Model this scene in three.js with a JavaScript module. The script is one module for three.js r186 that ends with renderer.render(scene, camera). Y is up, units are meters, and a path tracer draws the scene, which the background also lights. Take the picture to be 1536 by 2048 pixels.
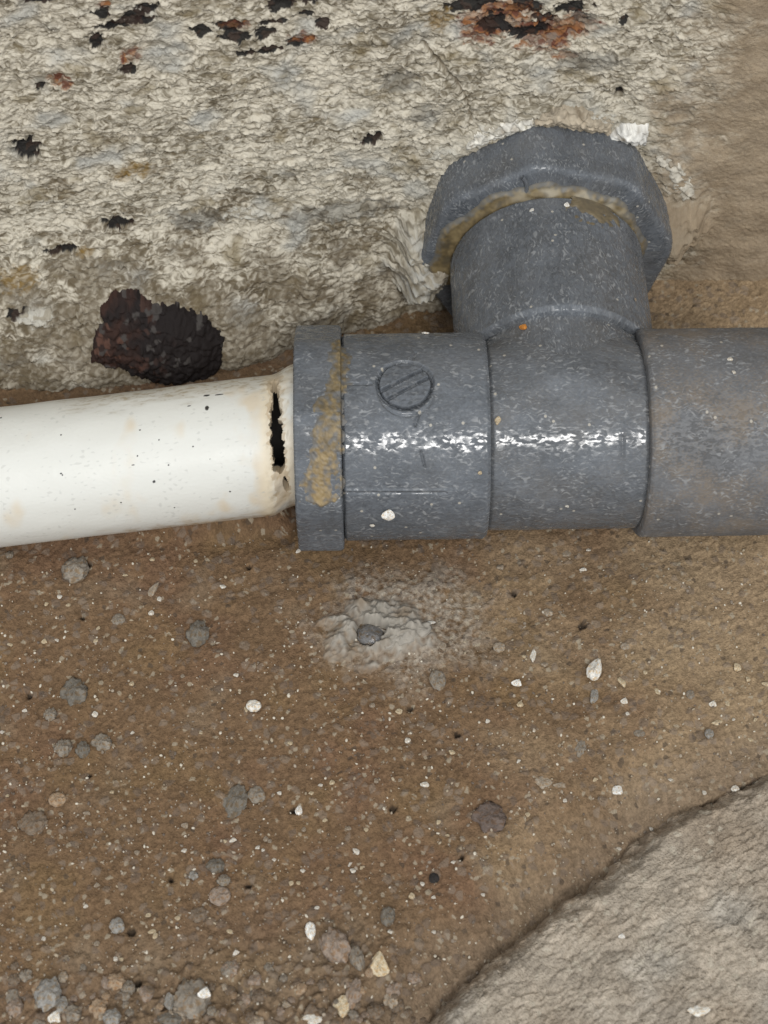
import * as THREE from 'three';
import { mergeGeometries } from 'three/addons/utils/BufferGeometryUtils.js';

// ---------------------------------------------------------------- camera, sky, sun, exposure (lengths below are in millimetres, scaled by MM)
const MM = 0.001, RAD = Math.PI / 180;
const scene = new THREE.Scene();
const renderer = new THREE.WebGLRenderer({ antialias: true });
renderer.toneMapping = THREE.LinearToneMapping;
renderer.toneMappingExposure = 1.3;
renderer.shadowMap.enabled = true;

const AXIS = 20.5;                                    // height of the tee's run above the ground
const PITCH = 54 * RAD, FOV = 32, FPX = 1024 / Math.tan(FOV / 2 * RAD), DEPTH = FPX / 10.7;
const fwd = new THREE.Vector3(0, -Math.sin(PITCH), -Math.cos(PITCH)), upv = new THREE.Vector3(0, Math.cos(PITCH), -Math.sin(PITCH));
const EYE = new THREE.Vector3(0, AXIS, 0).addScaledVector(fwd, -DEPTH).addScaledVector(upv, -155 / FPX * DEPTH);
EYE.x -= 357 / FPX * DEPTH;
const camera = new THREE.PerspectiveCamera(FOV, 0.75, 0.01, 50);
camera.position.copy(EYE).multiplyScalar(MM);
camera.up.set(0, 1, 0);
camera.lookAt(EYE.clone().addScaledVector(fwd, 100).multiplyScalar(MM));
camera.focus = DEPTH * MM; camera.userData.fStop = 32;
scene.add(camera);

{ // overcast sky, brighter towards the zenith and round the veiled sun
  const W = 256, H = 128, data = new Float32Array(W * H * 4);
  for (let j = 0; j < H; j++) for (let i = 0; i < W; i++) {
    const el = ((j + .5) / H - .5) * Math.PI, s = Math.max(0, Math.sin(el));
    const L = (0.84 + 0.16 * s) * 1.0 * (el < 0 ? 0.5 : 1), o = (j * W + i) * 4;
    data[o] = L * 0.94; data[o + 1] = L * 1.0; data[o + 2] = L * 1.07; data[o + 3] = 1;
  }
  const t = new THREE.DataTexture(data, W, H, THREE.RGBAFormat, THREE.FloatType);
  t.mapping = THREE.EquirectangularReflectionMapping; t.magFilter = THREE.LinearFilter; t.minFilter = THREE.LinearFilter; t.needsUpdate = true;
  scene.background = t; scene.environment = t;
}
const sun = new THREE.DirectionalLight(new THREE.Color(1, 0.975, 0.94), 1.05);
sun.position.set(0.09, 0.715, 0.70); sun.castShadow = true; sun.shadow.radius = 24;
sun.shadow.camera.left = sun.shadow.camera.bottom = -0.3; sun.shadow.camera.right = sun.shadow.camera.top = 0.3; sun.shadow.camera.far = 3;
scene.add(sun, sun.target);

// ---------------------------------------------------------------- numbers, noise
const rng = (s) => () => { s = (s + 0x6d2b79f5) | 0; let t = Math.imul(s ^ (s >>> 15), 1 | s); t = (t + Math.imul(t ^ (t >>> 7), 61 | t)) ^ t; return ((t ^ (t >>> 14)) >>> 0) / 4294967296; };
const hash = (x, y, s) => { let h = Math.imul(x, 374761393) ^ Math.imul(y, 668265263) ^ Math.imul(s, 1274126177); h = Math.imul(h ^ (h >>> 13), 1274126177); h = Math.imul(h ^ (h >>> 15), 2246822519); return ((h ^ (h >>> 16)) >>> 0) / 4294967296; };
const GX = new Float64Array(64), GY = new Float64Array(64); for (let i = 0; i < 64; i++) { GX[i] = Math.cos(i / 64 * 6.2832); GY[i] = Math.sin(i / 64 * 6.2832); }
function nz(x, y, s = 0) {                            // gradient noise, about -1 .. 1
  const xi = Math.floor(x), yi = Math.floor(y), fx = x - xi, fy = y - yi;
  const hx0 = Math.imul(xi, 374761393), hx1 = Math.imul(xi + 1, 374761393), hs = Math.imul(s, 1274126177), hy0 = Math.imul(yi, 668265263) ^ hs, hy1 = Math.imul(yi + 1, 668265263) ^ hs;
  let k = hx0 ^ hy0; k = Math.imul(k ^ (k >>> 13), 1274126177); k = Math.imul(k ^ (k >>> 15), 2246822519) >>> 26; const a = GX[k] * fx + GY[k] * fy;
  k = hx1 ^ hy0; k = Math.imul(k ^ (k >>> 13), 1274126177); k = Math.imul(k ^ (k >>> 15), 2246822519) >>> 26; const b = GX[k] * (fx - 1) + GY[k] * fy;
  k = hx0 ^ hy1; k = Math.imul(k ^ (k >>> 13), 1274126177); k = Math.imul(k ^ (k >>> 15), 2246822519) >>> 26; const c = GX[k] * fx + GY[k] * (fy - 1);
  k = hx1 ^ hy1; k = Math.imul(k ^ (k >>> 13), 1274126177); k = Math.imul(k ^ (k >>> 15), 2246822519) >>> 26; const d = GX[k] * (fx - 1) + GY[k] * (fy - 1);
  const u = fx * fx * fx * (fx * (fx * 6 - 15) + 10), v = fy * fy * fy * (fy * (fy * 6 - 15) + 10);
  return (a + (b - a) * u + (c - a + (a - b - c + d) * u) * v) * 1.5;
}
const fbm = (x, y, s, n = 4) => { let a = 0, w = .5; for (let i = 0; i < n; i++) { a += w * nz(x, y, s + i); x *= 2.03; y *= 2.03; w *= .5; } return a; };
const ridge = (x, y, s) => 1 - Math.abs(nz(x, y, s)) * 1.25;
const W3 = [0, 0, 0];
function worley(x, y, s) {                            // [distance to the nearest, gap to the second, number of the cell]
  const xi = Math.floor(x), yi = Math.floor(y); let a = 9, b = 9, id = 0;
  for (let j = -1; j < 2; j++) for (let i = -1; i < 2; i++) {
    const h = hash(xi + i, yi + j, s), k = hash(xi + i, yi + j, s + 77), dx = xi + i + h - x, dy = yi + j + k - y, d = dx * dx + dy * dy;
    if (d < a) { b = a; a = d; id = hash(xi + i, yi + j, s + 154); } else if (d < b) b = d;
  }
  W3[0] = Math.sqrt(a); W3[1] = Math.sqrt(b) - W3[0]; W3[2] = id; return W3;
}
const cl = (x, a = 0, b = 1) => Math.min(b, Math.max(a, x)), ss = (a, b, x) => { x = cl((x - a) / (b - a)); return x * x * (3 - 2 * x); }, mix = (a, b, t) => a + (b - a) * t;
const blend = (c, d, t) => { c[0] += (d[0] - c[0]) * t; c[1] += (d[1] - c[1]) * t; c[2] += (d[2] - c[2]) * t; return c; };
const range = (a, b, step) => { const n = Math.max(1, Math.round((b - a) / step)), r = []; for (let i = 0; i <= n; i++) r.push(a + (b - a) * i / n); return r; };
const join = (...rs) => rs.reduce((a, r) => a.concat(a.length ? r.slice(1) : r), []);

// ---------------------------------------------------------------- where a line of sight of the photograph (1536 x 2048) meets a surface
const right = new THREE.Vector3(1, 0, 0);
const dirOf = (u, v) => fwd.clone().addScaledVector(right, (u - 768) / FPX).addScaledVector(upv, (1024 - v) / FPX).normalize();
const hitY = (u, v, y = 0) => { const d = dirOf(u, v); return EYE.clone().addScaledVector(d, (y - EYE.y) / d.y); };
const hitZ = (u, v, z) => { const d = dirOf(u, v); return EYE.clone().addScaledVector(d, (z - EYE.z) / d.z); };

// ---------------------------------------------------------------- building and naming
const used = {};
const numbered = (n) => { const k = used[n] = (used[n] ?? -1) + 1; return k ? n + '_' + String(k).padStart(3, '0') : n; };
function tag(o, label, category, group, kind) { if (label) o.userData.label = label; if (category) o.userData.category = category; if (group) o.userData.group = group; if (kind) o.userData.kind = kind; return o; }
function thing(name, label, category, at = [0, 0, 0], group) { const g = new THREE.Group(); g.name = numbered(name); g.position.set(at[0] * MM, at[1] * MM, at[2] * MM); scene.add(g); return tag(g, label, category, group); }
function mesh(name, geo, mat, parent = scene) {       // geometry in millimetres
  if (!geo.userData.scaled) { geo.scale(MM, MM, MM); geo.userData.scaled = true; }
  const m = new THREE.Mesh(geo, mat); m.name = parent === scene ? numbered(name) : name; m.castShadow = m.receiveShadow = true; parent.add(m); return m;
}
// a sheet over two lists of parameters; f gives the point, uvf its uv, keep drops quads; flip turns the winding
function sheet(U, V, f, uvf, { flip = false, keep, color } = {}) {
  const nu = U.length, nv = V.length, pos = new Float32Array(nu * nv * 3), uv = new Float32Array(nu * nv * 2), idx = [], col = color && new Float32Array(nu * nv * 3);
  for (let j = 0, k = 0; j < nv; j++) for (let i = 0; i < nu; i++, k++) {
    const p = f(U[i], V[j]); pos[3 * k] = p[0]; pos[3 * k + 1] = p[1]; pos[3 * k + 2] = p[2];
    const t = uvf ? uvf(U[i], V[j]) : [U[i] / 48, V[j] / 48]; uv[2 * k] = t[0]; uv[2 * k + 1] = t[1];
    if (col) { const c = color(U[i], V[j]); col[3 * k] = c[0]; col[3 * k + 1] = c[1]; col[3 * k + 2] = c[2]; }
  }
  for (let j = 0; j < nv - 1; j++) for (let i = 0; i < nu - 1; i++) {
    if (keep && !keep((U[i] + U[i + 1]) / 2, (V[j] + V[j + 1]) / 2)) continue;
    const a = j * nu + i, b = a + 1, c = a + nu, d = c + 1;
    if (flip) idx.push(a, c, b, b, c, d); else idx.push(a, b, c, b, d, c);
  }
  const g = new THREE.BufferGeometry();
  g.setAttribute('position', new THREE.BufferAttribute(pos, 3)); g.setAttribute('uv', new THREE.BufferAttribute(uv, 2));
  if (col) g.setAttribute('color', new THREE.BufferAttribute(col, 3));
  g.setIndex(idx); g.computeVertexNormals(); return g;
}
const toS = (v) => { v = cl(v); return Math.round(255 * (v <= .0031308 ? 12.92 * v : 1.055 * Math.pow(v, 1 / 2.4) - .055)); };
function colorMap(w, h, f) {                          // f(u, v) -> linear rgb
  const d = new Uint8Array(w * h * 4);
  for (let j = 0, o = 0; j < h; j++) for (let i = 0; i < w; i++, o += 4) { const c = f((i + .5) / w, (j + .5) / h); d[o] = toS(c[0]); d[o + 1] = toS(c[1]); d[o + 2] = toS(c[2]); d[o + 3] = 255; }
  const t = new THREE.DataTexture(d, w, h); t.colorSpace = THREE.SRGBColorSpace; return texSet(t);
}
function grayMap(w, h, f) {
  const d = new Uint8Array(w * h * 4);
  for (let j = 0, o = 0; j < h; j++) for (let i = 0; i < w; i++, o += 4) { const c = Math.round(255 * cl(f((i + .5) / w, (j + .5) / h))); d[o] = d[o + 1] = d[o + 2] = c; d[o + 3] = 255; }
  return texSet(new THREE.DataTexture(d, w, h));
}
function texSet(t) { t.wrapS = t.wrapT = THREE.MirroredRepeatWrapping; t.magFilter = THREE.LinearFilter; t.minFilter = THREE.LinearMipmapLinearFilter; t.generateMipmaps = true; t.needsUpdate = true; return t; }
const std = (o) => new THREE.MeshStandardMaterial(o), dusty = (o) => new THREE.MeshPhysicalMaterial({ specularIntensity: .35, ...o });

// ---------------------------------------------------------------- the stone wall
const baseLine = [[-400, 792], [-150, 790], [0, 786], [200, 778], [330, 768], [450, 745], [600, 700], [750, 655], [860, 622], [960, 596], [1320, 562], [1536, 552], [2000, 545]].map(([u, v]) => hitY(u, v));
function zBase(x) {
  const b = baseLine; if (x <= b[0].x) return b[0].z; if (x >= b.at(-1).x) return b.at(-1).z;
  let i = 0; while (b[i + 1].x < x) i++;
  return mix(b[i].z, b[i + 1].z, ss(0, 1, (x - b[i].x) / (b[i + 1].x - b[i].x)));
}
const zUp = (x) => -58 - (x < 0 ? Math.max(-14, 0.13 * x) : 0.03 * x);
function wallFlat(x, h) { const t = 1 - ss(-4, 34, h); return mix(zUp(x), zBase(x), Math.pow(t, 1.25)); }
function hitWall(u, v) { let z = -50, p; for (let i = 0; i < 12; i++) { p = hitZ(u, v, z); z = wallFlat(p.x, p.y); } return p; }
const spot = (u, v, w, h, deep = 1, kind = 0, turn = 0) => { const p = hitWall(u, v), q = hitWall(u, v - 10); return { x: p.x, y: p.y, rx: w / 2 / 10.4, ry: h / 2 * (q.y - p.y) / 10, deep, kind, turn }; };
// black lichen-like stains (kind 0) and rust (kind 1), ochre (kind 2), pale mortar (kind 3), grey (kind 4)
const spots = [
  [82, 2, 60, 12, .5, 0], [205, 22, 34, 22, .3, 0], [215, 50, 40, 12, .3, 0], [232, 50, 60, 16, .5, 0], [268, 34, 44, 34, .6, 0], [298, 17, 46, 22, .5, 0], [288, 40, 46, 12, .4, 0], [190, 82, 32, 32, .9, 0],
  [255, 138, 32, 26, .9, 0], [115, 160, 44, 30, .4, 1], [80, 177, 20, 16, .6, 0], [135, 172, 22, 18, .3, 1], [262, 110, 46, 30, .2, 1], [210, 5, 30, 14, .2, 1],
  [402, 62, 44, 24, .5, 0], [455, 50, 54, 24, .4, 0], [470, 70, 60, 20, .4, 0], [528, 68, 40, 24, .6, 0], [493, 102, 38, 16, .5, 0], [540, 98, 50, 16, .4, 0], [590, 86, 40, 18, .4, 0], [545, 45, 56, 12, .3, 0], [560, 12, 56, 30, .4, 0], [612, 30, 34, 12, .3, 0], [645, 46, 28, 20, .5, 0], [620, 3, 40, 18, .4, 0], [470, 48, 60, 20, .2, 1], [605, 76, 56, 28, .2, 1],
  [55, 300, 52, 36, 1.5, 0], [40, 290, 40, 14, .8, 0], [742, 276, 60, 20, 1.1, 0, .2], [235, 444, 58, 24, 1.1, 0], [135, 500, 60, 16, 1.2, 0], [105, 508, 40, 12, .9, 0],
  [170, 500, 46, 20, .2, 2], [275, 335, 60, 34, .1, 2], [245, 350, 40, 26, .1, 2], [35, 560, 90, 60, .2, 2], [40, 640, 60, 30, .7, 0],
  [950, 40, 70, 44, .3, 1], [1000, 20, 90, 40, .3, 1], [1050, 14, 70, 30, .5, 0], [1090, 36, 50, 26, .5, 0], [1140, 14, 70, 24, .4, 0], [1160, 34, 40, 20, .4, 0], [1020, 36, 110, 60, .3, 1], [960, 70, 80, 40, .2, 1], [1080, 70, 120, 60, .2, 1], [1140, 50, 110, 50, .2, 1], [1170, 40, 60, 30, .3, 4], [1060, 62, 80, 30, .5, 0], [990, 50, 60, 40, .4, 0], [1105, 82, 74, 46, .3, 1], [1105, 78, 26, 14, .1, 4], [1150, 62, 60, 26, .4, 1], [1130, 112, 60, 18, .2, 1], [940, 10, 100, 30, .3, 0], [880, 40, 60, 50, .1, 2],
  [1240, 184, 20, 16, .8, 0], [1248, 37, 20, 14, .6, 0], [800, 170, 90, 40, .5, 4], [1180, 125, 150, 46, .3, 4], [1360, 225, 60, 26, .6, 4], [850, 225, 70, 40, -.2, 4], [680, 420, 260, 46, -.3, 4], [400, 440, 120, 40, -.3, 4],
  [1000, 250, 120, 26, -.5, 3, .15], [1180, 235, 110, 30, -.6, 3], [1345, 345, 66, 60, -.9, 3], [1215, 255, 70, 24, -.4, 3], [70, 650, 80, 40, -.7, 3], [70, 640, 60, 26, .0, 3], [500, 425, 120, 30, -.2, 3], [830, 545, 80, 60, -2.2, 3], [880, 300, 60, 30, -.5, 3],
].map((a) => spot(...a));
const bulges = [[864, 584, -40, 88, 60, 11, 1], [1350, 545, -43, 84, 46, 10, 0]].map(([u, v, z, w, h, up, pale]) => { const p = hitZ(u, v, z); return { x: p.x, y: p.y, rx: w / 10.4, ry: h / 6, up, pale }; });
const nutC = { x: 0, y: AXIS };
const crack = [[845, 88], [862, 104], [885, 130], [905, 150], [920, 172], [934, 190], [938, 212], [942, 240]].map(([u, v]) => hitWall(u, v));
function segDist(x, y, P) { let m = 99; for (let i = 0; i < P.length - 1; i++) { const a = P[i], b = P[i + 1], dx = b.x - a.x, dy = b.y - a.y, t = cl(((x - a.x) * dx + (y - a.y) * dy) / (dx * dx + dy * dy)); m = Math.min(m, Math.hypot(x - a.x - t * dx, y - a.y - t * dy)); } return m; }
const hazeMudEdge = [hitWall(1450, 0).x, hitWall(1345, 480).x];
const wf = { z: 0, c: [0, 0, 0] };
function wallAt(x, h) {
  const wx = x + fbm(x * .22, h * .3, 3, 2) * 1.6 + nz(x * .7, h * 1.2, 4) * .55, wh = h + fbm(x * .16, h * .34, 5, 2) * 1.5 + nz(x * .6, h * 1.0, 6) * .4;
  const k = mix(hazeMudEdge[1], hazeMudEdge[0], ss(10, 90, h));
  const hazeMud = ss(-12, 9, x - k + fbm(x * .06, h * .07, 9, 3) * 18 + fbm(x * .4, h * .6, 11, 3) * 9);  // smooth mud coat on the right, with the brown haze painted into it
  const w1 = worley(wx / 1.9, wh / 1.25, 21), f1 = w1[1], id1 = w1[2];
  const w2 = worley(wx / .95 + 9, wh / .62, 22), f2 = w2[1], id2 = w2[2];
  const big = fbm(x * .055, h * .06, 31, 3), mid = fbm(x * .2, h * .27, 33, 3), lay = fbm(x * .09, h * .4, 38, 2);
  const st1 = nz(wx * .36, wh * .8, 34), st2 = nz(wx * .8 + 3, wh * 1.65, 35), st3 = nz(wx * 1.7, wh * 3.1, 36);
  let z = big * 2.0 + mid * (.65 - .4 * hazeMud) + lay * .5 * (1 - hazeMud);
  const rough = 1 - .88 * hazeMud;
  z += rough * (st1 * .26 - Math.abs(st2) * .36 + st3 * .25 + nz(x * 2.6, h * 4.2, 39) * .13 + ss(0, .35, f1) * .16 + (id1 - .5) * .16 + (id2 - .5) * .16) + hazeMud * (nz(x * 1.2, h * 1.5, 37) * .12 + .5);
  const c = wf.c;
  const fl = nz(wx * .36 + 50, wh * 1.05, 42) * .5 + nz(wx * .8 + 9, wh * 2.1, 43) * .7 + nz(wx * 1.7, wh * 4.0, 44) * .5 + (id1 - .5) * .3 + (id2 - .5) * .25 + fbm(x * .08, h * .11, 41, 4) * .95;
  const lf = ss(-.95, .62, fl); c[0] = mix(.15, .565, lf); c[1] = mix(.122, .508, lf); c[2] = mix(.08, .405, lf);
  blend(c, [.36, .36, .335], cl(ss(.1, .5, fbm(x * .09, h * .12, 47, 3)) * .6));
  blend(c, [.19, .145, .075], cl(ss(.14, .5, fbm(x * .12, h * .17, 51, 4)) * .65));
  const low = ss(.0, .55, (48 - h) / 48 + fbm(x * .1, h * .13, 55, 4) * 1.1 + fl * -.28 - .42 + ss(-40, -80, x) * .22);       // soil between the flakes at the wall foot, with its shade painted in
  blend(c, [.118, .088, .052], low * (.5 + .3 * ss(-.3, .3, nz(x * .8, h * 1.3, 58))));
  if (id2 > .93) { z += .35 * rough; }
  for (const s of spots) {
    const dx = x - s.x, dy = h - s.y; if (Math.abs(dx) > s.rx * 2.2 + 1 || Math.abs(dy) > s.ry * 2.2 + 1) continue;
    const ca = Math.cos(s.turn), sa = Math.sin(s.turn), ex = (dx * ca + dy * sa) / s.rx, ey = (-dx * sa + dy * ca) / s.ry;
    const r = Math.hypot(ex, ey) + fbm(x * .55 + s.rx * 7, h * .9, 61, 3) * (s.kind === 0 ? 1.0 : .9);
    const q = s.kind === 0 ? ss(1.02, .86, r) : ss(1.15, .55, r); if (q <= 0) continue;
    z -= s.deep * q * (s.kind === 3 ? .8 : 1);
    if (s.kind === 0) blend(c, id1 > .6 ? [.03, .018, .014] : [.013, .012, .012], q * .96);
    else if (s.kind === 1) blend(c, id2 > .5 ? [.235, .10, .04] : [.12, .045, .026], q * cl(.35 + id1 * .8));
    else if (s.kind === 2) blend(c, [.19, .115, .03], q * (.3 + id2 * .6));
    else if (s.kind === 3) blend(c, id2 > .45 ? [.50, .47, .40] : [.36, .32, .25], q * (.6 + .4 * id1));
    else blend(c, id1 > .5 ? [.20, .19, .165] : [.11, .098, .08], q * .6);
  }
  for (const q of bulges) { const e = Math.hypot((x - q.x) / q.rx, (h - q.y) / q.ry) + fbm(x * .2, h * .25, 68, 3) * .5; z += q.up * ss(1.25, .05, e); if (!q.pale) blend(c, [.235, .175, .112], ss(1.2, .8, e) * .9); else blend(c, id2 > .4 ? [.47, .46, .42] : [.32, .28, .22], ss(.95, .4, e) * .7 * ss(-.3, .3, nz(x * .5, h * .8, 69) + (h - q.y) * .05)); }
  const mm = 1 + nz(x * 1.3, h * 1.6, 65) * .10 + nz(x * .25, h * .3, 66) * .16 + nz(x * 3.3, h * 3.3, 67) * .12 + (id2 - .5) * .12;
  blend(c, [.27 * mm, .205 * mm, .135 * mm], hazeMud * .93);
  const cd = segDist(x + nz(x, h, 71) * .4, h, crack); if (cd < .9) { z -= ss(.5, .1, cd) * .7; blend(c, [.16, .125, .08], ss(.35, .05, cd) * .7); }
  { // mortar lip round the octagonal head in the wall
    const dx = x - nutC.x, dy = h - nutC.y, r = Math.hypot(dx, dy) + fbm(x * .22, h * .22, 73, 3) * 3.4;
    const lip = ss(35, 27, r);
    z += lip * (dy > -8 ? 1.2 : .6);
    blend(c, [.30, .27, .21], lip * .35 * (1 - hazeMud) * (.3 + id1 * .7));
  }
  wf.z = z; return wf;
}
const wallZ = (x, h) => wallFlat(x, h) + wallAt(x, h).z;
const WX = [-118, 62], WH = [-6, 128];
{
  const X = join(range(-420, WX[0], 12), range(WX[0], WX[1], .27), range(WX[1], 420, 12)), Hh = join(range(WH[0], WH[1] - 12, .25), range(WH[1] - 12, 620, 14));
  const uvw = (x, h) => [(x - WX[0]) / (WX[1] - WX[0]), (h - WH[0]) / (WH[1] - WH[0])];
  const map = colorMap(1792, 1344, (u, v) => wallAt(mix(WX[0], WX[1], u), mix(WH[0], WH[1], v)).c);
  const bump = grayMap(1536, 1152, (u, v) => { const x = mix(WX[0], WX[1], u), h = mix(WH[0], WH[1], v); return .5 + nz(x * 3.2, h * 4.4, 81) * .28 + nz(x * 6.1, h * 7.9, 82) * .2; });
  const g = sheet(X, Hh, (x, h) => [x, h, wallZ(x, h)], uvw);
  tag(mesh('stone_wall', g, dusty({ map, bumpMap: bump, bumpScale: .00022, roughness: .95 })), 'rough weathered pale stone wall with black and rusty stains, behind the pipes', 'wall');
}

// ---------------------------------------------------------------- ground
const edge = [[780, 2200], [872, 2048], [905, 2000], [965, 1945], [1040, 1885], [1082, 1850], [1140, 1800], [1195, 1765], [1245, 1715], [1310, 1655], [1370, 1620], [1440, 1588], [1536, 1545], [1800, 1440], [2600, 1200]].map(([u, v]) => { const p = hitY(u, v); return { x: p.x, y: p.z }; });
function slabDist(x, z) {                             // above 0 inside the flagstone
  let m = 999, s = 1; for (let i = 0; i < edge.length - 1; i++) { const a = edge[i], b = edge[i + 1], dx = b.x - a.x, dy = b.y - a.y, t = cl(((x - a.x) * dx + (z - a.y) * dy) / (dx * dx + dy * dy)), d = Math.hypot(x - a.x - t * dx, z - a.y - t * dy); if (d < m) { m = d; s = (dx * (z - a.y) - dy * (x - a.x)) > 0 ? 1 : -1; } }
  return m * s;
}
const lumpC = hitY(760, 1265), lumpHalo = hitY(825, 1245), bottomC = hitY(560, 2060), fadeX = hitY(1420, 1600).x, groovePit = hitY(850, 2020);
const darkSpots = [[172, 1132, 14, 20], [58, 1388, 10, 8], [498, 1136, 9, 9], [165, 1234, 8, 6], [1027, 1188, 12, 12], [1164, 1252, 16, 16], [820, 1417, 10, 12], [914, 1469, 12, 12], [342, 1757, 10, 8], [497, 1769, 10, 8], [262, 1862, 14, 10], [588, 1620, 12, 14], [276, 1966, 14, 10], [786, 1616, 14, 12], [924, 1716, 10, 10], [180, 1551, 8, 8], [1440, 1400, 0, 0]].map(([u, v, w, h]) => { const p = hitY(u, v); return { x: p.x, z: p.z, r: Math.max(w, h) / 21 }; });
function pipeAxis(x) { const t = (x + 52.8) / -52.2, q = ss(-54.5, -49.5, x); return [mix(18.7 - 5.6 * t, AXIS, q), mix(.9 + 3.4 * t, 0, q)]; }
const gf = { y: 0, c: [0, 0, 0] };
function groundAt(x, z) {
  const far = Math.hypot(x + 30, z - 40) > 260;
  const d = far ? -50 : slabDist(x, z);
  const big = fbm(x * .03, z * .03, 101, 3), mid = fbm(x * .13, z * .13, 104, 3), fine = fbm(x * .9, z * .9, 107, 3), sand = nz(x * 2.4, z * 2.4, 110);
  const grav = ss(42, 6, Math.hypot((x - bottomC.x) * .55, (z - bottomC.z) * 1.5) + mid * 12);
  let y = big * 1.6 + mid * .75 + fine * .32 + sand * .10;
  const w = worley(x / 1.5, z / 1.5, 113), f1 = w[1], id1 = w[2];
  y += (id1 > .72 ? ss(.05, .45, f1) * (id1 - .6) * 1.1 : 0) * (.5 + grav) ;
  const w2 = worley(x / .75, z / .75, 116), idg = w2[2]; y += ss(0, .4, w2[1]) * .13 * (.4 + idg);
  const wg = worley(x / 2.7 + 4 + nz(x * .4, z * .4, 117) * .5, z / 2.7 + nz(x * .4, z * .4, 118) * .5, 119), fg = wg[1], idb = wg[2];
  y += grav * (ss(0, .5, fg) * (.3 + idb) * .8 - .3 + fbm(x * .45, z * .45, 120, 2) * .9);
  const hal = ss(17, 5, Math.hypot((x - lumpHalo.x) * .78, (z - lumpHalo.z) * 1.05) + fbm(x * .12, z * .12, 121, 3) * 9);
  y += hal * .7;
  const e = -d, open = ss(fadeX + 6, fadeX - 26, x);
  y += -ss(15, 0, e + mid * 2) * mix(.9, 5.6, open) - ss(2.6, 0, e) * 1.3 * open - (d > 0 ? 4 : 0);
  if (z < 20 && z > -20 && !far) { if (x > -51) y += 1.15 * ss(17, 6, Math.abs(z)) * ss(46, 40, x); else { const [py, pz] = pipeAxis(x), bt = cl(py - 12.9, 0, 4.4); y += bt * ss(9.5, 2.5, Math.abs(z - pz)) * ss(-50, -54, x); } }
  y -= ss(9, 2, Math.hypot(x - groovePit.x, z - groovePit.z)) * 1.2;
  const red = fbm(x * .045, z * .045, 131, 3), och = fbm(x * .06 + 5, z * .06, 134, 3);
  const c = gf.c; c[0] = .152; c[1] = .094; c[2] = .051;
  blend(c, [.150, .083, .049], ss(-.05, .4, red) * .55); blend(c, [.172, .109, .053], ss(-.02, .4, och) * .7);
  blend(c, [.192, .138, .088], cl(grav * .55 + ss(.15, .5, fbm(x * .07, z * .07, 137, 3)) * .5));
  blend(c, [.29, .208, .124], ss(-22, 34, x + fbm(x * .05, z * .05, 138, 3) * 44) * .8);  // paler towards the right: haze painted into the soil colour
  blend(c, [.33, .285, .225], hal * .85 * cl(.55 + fine * 1.2 + (id1 - .5) * .6));
  blend(c, [.195, .142, .095], ss(13, 3, e + mid * 3) * .7);
  const t = 1 + (idg - .5) * .36 + sand * .2 + fine * .25 + nz(x * 5.2, z * 5.2, 141) * .16;
  c[0] *= t; c[1] *= t; c[2] *= t;
  if (idg > .955) blend(c, [.30, .25, .18], ss(.06, .3, w2[1]) * .8);
  if (idg < .012) blend(c, [.075, .056, .04], .6);
  if (id1 > .8) blend(c, id1 > .9 ? [.21, .165, .125] : [.13, .10, .078], ss(.06, .25, f1) * .5);
  for (const s of darkSpots) { const r = Math.hypot(x - s.x, z - s.z) + nz(x * 1.5, z * 1.5, 144) * .3; if (r < s.r * 1.3) { const q = ss(s.r * 1.25, s.r * .7, r); y -= q * 1.1; blend(c, [.04, .03, .021], q * .85); } }  // pits beside stones, their shade painted in dark brown
  gf.y = y; return gf;
}
const GXR = [-112, 64], GZR = [-62, 128];
const groundY = (x, z) => groundAt(x, z).y;
{
  const X = join(range(-600, GXR[0], 14), range(GXR[0], GXR[1], .32), range(GXR[1], 600, 14)), Z = join(range(-120, GZR[0], 10), range(GZR[0], GZR[1], .34), range(GZR[1], 900, 16));
  const map = colorMap(1792, 1792, (u, v) => groundAt(mix(GXR[0], GXR[1], u), mix(GZR[0], GZR[1], v)).c);
  const bump = grayMap(1024, 1024, (u, v) => { const x = u * 60, z = v * 60; return .5 + nz(x * 2.7, z * 2.7, 151) * .3 + nz(x * 5.5, z * 5.5, 152) * .25; });
  const g = sheet(X, Z, (x, z) => [x, groundY(x, z), z], (x, z) => [(x - GXR[0]) / (GXR[1] - GXR[0]), (z - GZR[0]) / (GZR[1] - GZR[0])], { flip: true });
  bump.repeat.set((GXR[1] - GXR[0]) / 60, (GZR[1] - GZR[0]) / 60);
  tag(mesh('ground', g, dusty({ map, bumpMap: bump, bumpScale: .0002, roughness: .93 })), 'brown sandy ground with scattered chips', null, null, 'structure');
}

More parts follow.
